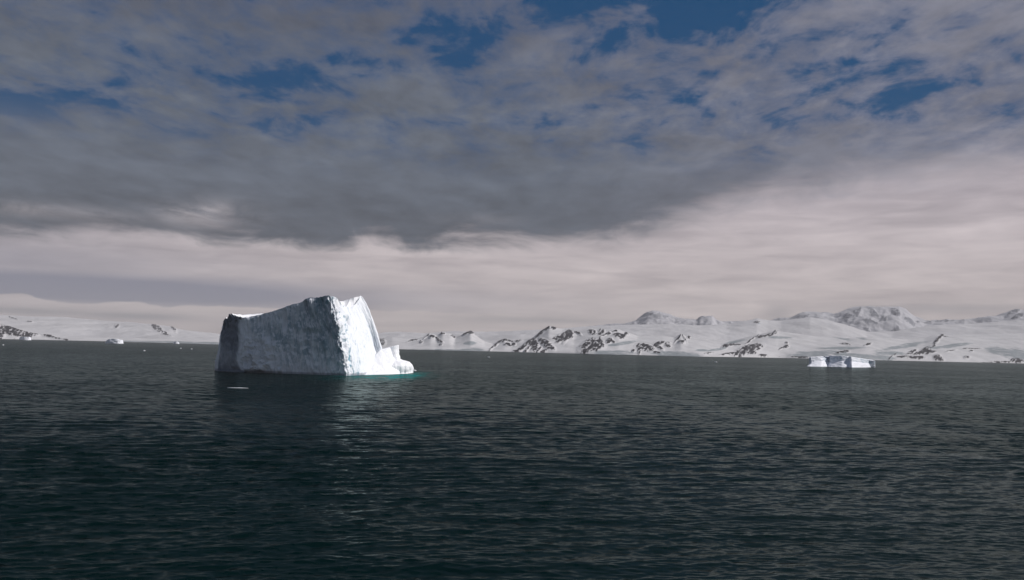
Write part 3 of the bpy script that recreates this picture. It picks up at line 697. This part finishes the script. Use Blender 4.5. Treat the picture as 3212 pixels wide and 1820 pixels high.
def loft(stations, n_s, n_t, fn=None, closed=True):
    lev = catmull(np.array(stations), n_s, closed=closed)
    G = catmull(lev.transpose(1, 0, 2), n_t)
    if fn is not None: G = fn(G)
    return G
def cap_mesh(name, G, mat, parent, O, ice):
    nt_, ns = G.shape[:2]
    c = G[-1].mean(0)
    rings = [G[-1]+(c-G[-1])*w for w in (0.35, 0.7)]
    GG = np.concatenate([G, np.array(rings)], 0)
    V = np.concatenate([GG.reshape(-1, 3), [c]])-O
    F = grid_faces(len(GG), ns, wrap=True)
    j = np.arange(ns); base = (len(GG)-1)*ns
    tris = np.stack([base+j, base+(j+1) % ns, np.full(ns, len(GG)*ns)], -1)
    return mesh_obj(name, V, F, mat, parent, attrs={'ice': np.full(len(V), ice)}, tris=tris)

def foot_parts():
    # rounded snowy foot at the right end, awash at the waterline
    def ringpts(cx, cy, rx, ry, z, n=16, sq=2.4, rot=0.0):
        r = []
        for k in range(n):
            a = 2*math.pi*k/n
            c, s_ = math.cos(a), math.sin(a)
            u = rx*math.copysign(abs(c)**(2/sq), c); v = ry*math.copysign(abs(s_)**(2/sq), s_)
            r.append((cx+u*math.cos(rot)-v*math.sin(rot), cy+u*math.sin(rot)+v*math.cos(rot), z))
        return r
    cR = at(1288, 1160, 640); cL = at(1160, 1160, 640)
    x0, x1 = cL[0], cR[0]
    cx = (x0+x1)/2; rx = (x1-x0)/2
    levels = []
    for z_, f_, dx in [(-4, 1.0, 0), (0, 1.0, 0), (3.0, 1.0, 0), (5.8, 0.965, -0.3), (7.8, 0.87, -1.0), (9.0, 0.70, -2.0), (9.6, 0.4, -3.0)]:
        levels.append(ringpts(cx+dx, 652-dx*0.5, rx*f_, 26*f_, z_))
    L = np.array(levels)
    G = catmull(catmull(L.transpose(1, 0, 2), 200, closed=True).transpose(1, 0, 2), 50)
    N = normals(G); c0 = np.array([cx, 652, 3]); N *= np.sign(((G-c0)*N).sum(-1).mean())
    ang = np.arctan2(G[..., 1]-652, G[..., 0]-cx)
    gro = 1.6*np.maximum(0, ridged(ang*5.0, G[..., 2]/16, 2.0, 2))*sst(G[..., 2], 8.5, 3)
    G = G+N*(0.9*fbm(G[..., 0]/8, G[..., 1]/8, G[..., 2]/8, 3)-0.9*gro*sst(G[..., 2], -2, 1))[..., None]
    cap_mesh('rounded_foot', G, M_SNOWICE, BERG, BO, -0.35)
    # apron of snow leaning against the wall
    base = [onwater(1114, 1177), onwater(1160, 1176), onwater(1210, 1175), onwater(1256, 1173)]
    st = []
    for b, (u, v, D) in zip(base, [(1146, 1150, 616), (1170, 1122, 628), (1194, 1096, 638), (1221, 1091, 645)]):
        tp = at(u, v, D)
        st.append([b+np.array([0, 0, -4]), b, b*0.72+tp*0.28+np.array([1.0, 0, -1.5]), b*0.4+tp*0.6+np.array([0.8, 0, -1]), tp])
    bk_ = [[np.array([-100, 668, -4]), np.array([-100, 668, 0]), np.array([-100, 666, 5]), np.array([-100, 664, 10]), at(1200, 1098, 660)],
           [np.array([-118, 640, -4]), np.array([-118, 640, 0]), np.array([-118, 640, 5]), np.array([-117, 640, 6]), at(1150, 1145, 640)]]
    G = catmull(catmull(np.array(st+bk_), 160, closed=True).transpose(1, 0, 2), 60)
    N = normals(G); c0 = G.mean((0, 1)); N *= np.sign(((G-c0)*N).sum(-1).mean())
    G = G+N*(0.6*fbm(G[..., 0]/5, G[..., 1]/9, G[..., 2]/6, 4))[..., None]
    cap_mesh('snow_apron', G, M_SNOWICE, BERG, BO, -0.4)
    # blocky horn standing on the foot
    D = 650
    top = [at(1203, 1093, D), at(1218, 1091, D-4), at(1234, 1087, D-4), at(1249, 1082, D-1), at(1250, 1083, D+8), at(1225, 1088, D+14), at(1204, 1093, D+10)]
    bot = [at(1196, 1150, D-3), at(1216, 1150, D-9), at(1240, 1148, D-9), at(1259, 1142, D-4), at(1260, 1142, D+14), at(1225, 1150, D+18), at(1196, 1150, D+12)]
    prof = [0, .30, .55, .8, 1.0]; q = [0, .55, .85, .97, 1.0]
    st = [[np.array([b[0]+(t_[0]-b[0])*qq, b[1]+(t_[1]-b[1])*qq, b[2]+(t_[2]-b[2])*pp]) for pp, qq in zip(prof, q)] for b, t_ in zip(bot, top)]
    G = catmull(catmull(np.array(st), 140, closed=True).transpose(1, 0, 2), 60)
    N = normals(G); c0 = G.mean((0, 1)); N *= np.sign(((G-c0)*N).sum(-1).mean())
    dn = 0.5*fbm(G[..., 0]/4, G[..., 1]/4, G[..., 2]/5, 4)
    # a scooped facet in its near side
    c_f = at(1222, 1108, D-5)
    dn = dn-1.6*np.exp(-(((G[..., 0]-c_f[0])/2.0)**2+((G[..., 2]-c_f[2])/4.5)**2))*(G[..., 1] < D)
    G = G+N*dn[..., None]
    cap_mesh('ice_horn', G, M_SNOWICE, BERG, BO, -0.3)
    # dark wave-cut ledge at the left waterline
    st = []
    for (u, v, h) in [(681, 1164, .9), (700, 1165.5, 1.0), (722, 1167, 1.2), (745, 1168.4, 1.3), (768, 1168.6, .6)]:
        b = onwater(u, v); st.append([b+np.array([0, 0, -3]), b, b+np.array([0.3, 0.8, h*0.7]), b+np.array([.6, 2.5, h])])
    for (x, y) in [(-172, 600), (-186, 612), (-200, 616)]:
        b = np.array([x, y, 0.0]); st.append([b+np.array([0, 0, -3]), b, b+np.array([0, 0, 1.2]), b+np.array([0, 0, 1.6])])
    G = catmull(catmull(np.array(st), 160, closed=True).transpose(1, 0, 2), 24)
    G = G+0.5*np.stack([0*G[..., 0], fbm(G[..., 0]/3, G[..., 1]/3, G[..., 2], 3), fbm(G[..., 0]/2, G[..., 1]/3, 4.0, 3)], -1)
    cap_mesh('wave_cut_ledge', G, M_DARKICE, BERG, BO, 0.2)
    # dark jagged crest on the left corner
    st = []
    tp = [(700, 1010, 600), (703, 1003, 598), (712, 999, 595), (719, 996, 592), (722, 984, 590), (728, 985, 589), (737, 989, 588), (746, 993, 586), (757, 995, 584)]
    ft = [(703, 1040, 599), (708, 1040, 595), (714, 1040, 591), (720, 1038, 588), (725, 1034, 586), (731, 1028, 584.5), (738, 1020, 583), (746, 1010, 581.5), (757, 1000, 580)]
    for a, b in zip(ft, tp):
        Dn = 602.5-(b[0]-702)*13.5/55; a = (a[0], a[1], Dn-1.2); b = (b[0], b[1], Dn)
        A_, B_ = at(*a)+np.array([0, 1.2, 0]), at(*b)
        st.append([A_, A_*0.6+B_*0.4+np.array([0, -.9, 0]), A_*0.2+B_*0.8+np.array([0, -.7, 0]), B_])
    for (u, v, D_) in [(750, 1000, 596), (725, 1000, 604), (706, 1012, 609)]:
        B_ = at(u, v-4, D_); A_ = B_+np.array([0, 0, -6])
        st.append([A_, A_*.6+B_*.4, A_*.2+B_*.8, B_])
    G = catmull(catmull(np.array(st), 240, closed=True).transpose(1, 0, 2), 40)
    N = normals(G); c0 = G.mean((0, 1)); N *= np.sign(((G-c0)*N).sum(-1).mean())
    G = G+N*(0.55*fbm(G[..., 0]/1.6, G[..., 1]/2, G[..., 2]/1.8, 4, 0.6))[..., None]
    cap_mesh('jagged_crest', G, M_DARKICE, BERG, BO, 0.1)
foot_parts()

def tabular():
    O = onwater(2636, 1152)
    def D_(v): return onwater(2636, v)[1]
    D0 = O[1]
    st = []
    # (u_base, v_base, u_ledge, v_ledge, v_wallfoot, u_top, v_top, inset)
    for (ub, vb, ul, vl, vw, ut, vt, ins) in [
            (2531, 1149.5, 2542, 1141, 1137, 2540, 1121, 6), (2550, 1150, 2553, 1138, 1134, 2548, 1120, 6), (2575, 1150.5, 2578, 1136, 1133, 2575, 1117.5, 6), (2597, 1150.5, 2598, 1138, 1135, 2598, 1116.5, 6),
            (2602, 1150.8, 2602, 1138.5, 1135.5, 2602, 1116.5, 7),
            (2607, 1151, 2607, 1137, 1134, 2607, 1116, 5), (2640, 1152, 2640, 1136, 1133, 2640, 1116, 2), (2662, 1152.5, 2663, 1136, 1133.5, 2664, 1118.5, 2), (2672, 1153, 2672, 1136.8, 1134.5, 2670, 1119.5, 3),
            (2700, 1153, 2702, 1141, 1138.5, 2702, 1124, 4), (2725, 1152.5, 2724, 1142, 1140, 2726, 1128, 4), (2742, 1151.8, 2740, 1145, 1142, 2737.5, 1130, 12)]:
        b = onwater(ub, vb); D = b[1]+ins*0.6
        st.append([np.array([b[0], b[1], -5]), b, at(ul, vl, D+10+ins*.4), at(ul, vw, D+14+ins*.6), at(ut, vt+1.5, D+17+ins*.6), at(ut, vt, D+19+ins*.6)])
    for (u, v) in [(2745, 1134), (2700, 1129), (2640, 1124), (2570, 1124), (2538, 1127)]:
        t_ = at(u, v-2, D0+105); b = np.array([t_[0], t_[1], 0.0])
        st.append([b-np.array([0, 0, 5]), b, b*.7+t_*.3, b*.5+t_*.5, b*.1+t_*.9, t_])
    G = catmull(catmull(np.array(st), 340, closed=True).transpose(1, 0, 2), 90)
    N = normals(G); c0 = G.mean((0, 1)); N *= np.sign(((G-c0)*N).sum(-1).mean())
    G = G+N*(0.5*fbm(G[..., 0]/7, G[..., 1]/9, G[..., 2]/3, 4))[..., None]
    o = cap_mesh('iceberg', G, M_FARICE, None, O, 0.0)
    o.location = tuple(O)
    zl = (np.concatenate([G.reshape(-1, 3), np.zeros((0, 3))])[:, 2])
    n = len(o.data.vertices); ic = np.full(n, 0.0)
    m = len(zl); tt = np.repeat(np.linspace(0, 1, 90), 340)
    ic[:m] = -0.45+0.75*sst(tt, 0.50, 0.62)*(1-sst(tt, 0.80, 0.9))
    ic[m:] = -0.4
    o.data.attributes['ice'].data.foreach_set('value', ic.astype(np.float32))
    thing(o, 'long flat tabular iceberg with a blue undercut wall, floating before the right-hand mountains', 'iceberg')
tabular()

def small_berg(name, label, cat, sil, depth, ice=-0.3, seed=1.0, group=None, mat=None, lean=0.25):
    """sil: top outline (u, v) left to right; base v given per point as third value"""
    pts = np.array(sil, float)
    c = onwater(pts[:, 0].mean(), pts[:, 2].mean())
    st = []
    hs = []
    for (u, v, vb) in pts:
        b = onwater(u, vb); D = c[1]; b = np.array([(u-pts[:, 0].mean())*c[1]/FPX+c[0], c[1], 0.0])
        h = max((vb-v)*c[1]/FPX, 0.15); hs.append((b, h))
    k = 1.0
    for i, (b, h) in enumerate(hs):
        f = math.sin(math.pi*(i+0.5)/len(hs))
        y = -depth*0.5*f
        st.append([b+np.array([0, y, -1.0-h*.2]), b+np.array([0, y, 0]), b+np.array([0, y*0.9, h*.5]), b+np.array([0, y*(1-lean), h])])
    for i, (b, h) in reversed(list(enumerate(hs))):
        f = math.sin(math.pi*(i+0.5)/len(hs))
        y = depth*0.5*f
        st.append([b+np.array([0, y, -1.0-h*.2]), b+np.array([0, y, 0]), b+np.array([0, y*.9, h*.5]), b+np.array([0, y*.7, h*0.95])])
    G = catmull(catmull(np.array(st), 90, closed=True).transpose(1, 0, 2), 22)
    N = normals(G); c0 = G.mean((0, 1)); N *= np.sign(((G-c0)*N).sum(-1).mean())
    L = max(h for b, h in hs)
    G = G+N*(0.10*L*fbm(G[..., 0]/L+seed, G[..., 1]/L, G[..., 2]/L*1.5, 4))[..., None]
    o = cap_mesh(name, G, mat or M_FARICE, None, c, ice)
    o.location = tuple(c)
    thing(o, label, cat, group)
    return o
small_berg('iceberg', 'small white flat-topped iceberg below the dark rocks at the far left coast', 'iceberg', [(62, 1064, 1067), (65, 1058, 1067), (74, 1057, 1067), (86, 1056.5, 1067), (93, 1058, 1067), (95, 1065, 1067)], 45, seed=2)
small_berg('iceberg', 'small bright iceberg with a dark shaded left side, floating by the left glacier', 'iceberg', [(332, 1073, 1077), (338, 1068, 1077.5), (350, 1064, 1078), (364, 1063, 1078), (375, 1066, 1078), (381, 1066, 1078), (385, 1076, 1078)], 50, seed=5)
small_berg('iceberg', 'tiny pale iceberg directly in front of the blue glacier cliff behind the main berg', 'iceberg', [(544, 1077, 1079), (548, 1073, 1079), (553, 1071, 1079), (558, 1073, 1079), (562, 1077, 1079)], 25, seed=8)
# loose ice on the water
small_berg('ice_floe', 'long thin strip of floating ice before the dark left end of the main berg', 'ice floe', [(714, 1214, 1214.6), (724, 1214, 1215.5), (738, 1215.4, 1217), (752, 1216.6, 1218.5), (764, 1218.4, 1220), (778, 1219.8, 1220.5)], 1.2, seed=3, mat=M_SNOWICE, ice=-0.5)
small_berg('ice_floe', 'small white ice lump awash just off the rounded foot of the main berg', 'ice floe', [(1291, 1160, 1163), (1296, 1159, 1163), (1302, 1160.5, 1163), (1306, 1162, 1163)], 3, seed=4, mat=M_SNOWICE, ice=-0.5)
GRP = 'scattered ice pieces far out on the left water'
for (u, v, w_, h_, lb) in [(10, 1083, 5, 2, 'tiny ice piece at the far left edge of the water'), (453, 1101, 6, 2, 'tiny ice piece, nearest the camera of the three scattered before the blue glacier'),
                       (567, 1093.5, 5, 2, 'tiny ice piece, middle one of the three scattered before the blue glacier'), (601, 1095.5, 5, 1.6, 'tiny ice piece, rightmost of the three scattered before the blue glacier')]:
    small_berg('ice_piece', lb, 'ice piece', [(u-w_/2, v-h_*.4, v), (u-w_*.2, v-h_, v), (u+w_*.2, v-h_*.9, v), (u+w_/2, v-h_*.3, v)], 4, seed=u*0.1, group=GRP, mat=M_SNOWICE, ice=-.5)
small_berg('ice_piece', 'tiny ice piece on open water before the snowy saddle right of the main berg', 'ice piece', [(1529, 1120, 1121), (1532, 1118.6, 1121), (1535, 1119, 1121), (1537, 1120.4, 1121)], 4, seed=1, mat=M_SNOWICE, ice=-.5)
small_berg('ice_piece', 'tiny ice piece on open water left of the tabular iceberg', 'ice piece', [(2241, 1135.6, 1136.5), (2244, 1134.4, 1136.5), (2247, 1134.6, 1136.5), (2250, 1135.8, 1136.5)], 4, seed=6, mat=M_SNOWICE, ice=-.5)

# ------------------------------------------------------------------ haze
def haze():
    x0, x1, y0, y1, z0, z1 = -32000, 32000, -32000, 32000, -6.5, 980
    V = [(x, y, z) for z in (z0, z1) for y in (y0, y1) for x in (x0, x1)]
    F = [(0, 2, 3, 1), (4, 5, 7, 6), (0, 1, 5, 4), (2, 6, 7, 3), (0, 4, 6, 2), (1, 3, 7, 5)]
    m = bpy.data.materials.new('haze_air'); m.use_nodes = True; nt = m.node_tree; nt.nodes.clear()
    o_ = nt.nodes.new('ShaderNodeOutputMaterial'); p = nt.nodes.new('ShaderNodeVolumePrincipled')
    p.inputs['Color'].default_value = (0.95, 0.92, 0.93, 1); p.inputs['Density'].default_value = 3.0e-5
    p.inputs['Anisotropy'].default_value = 0.0
    nt.links.new(p.outputs[0], o_.inputs['Volume'])
    o = mesh_obj('haze', np.array(V), np.array(F), m, smooth=False); kind(o, 'stuff')
haze()
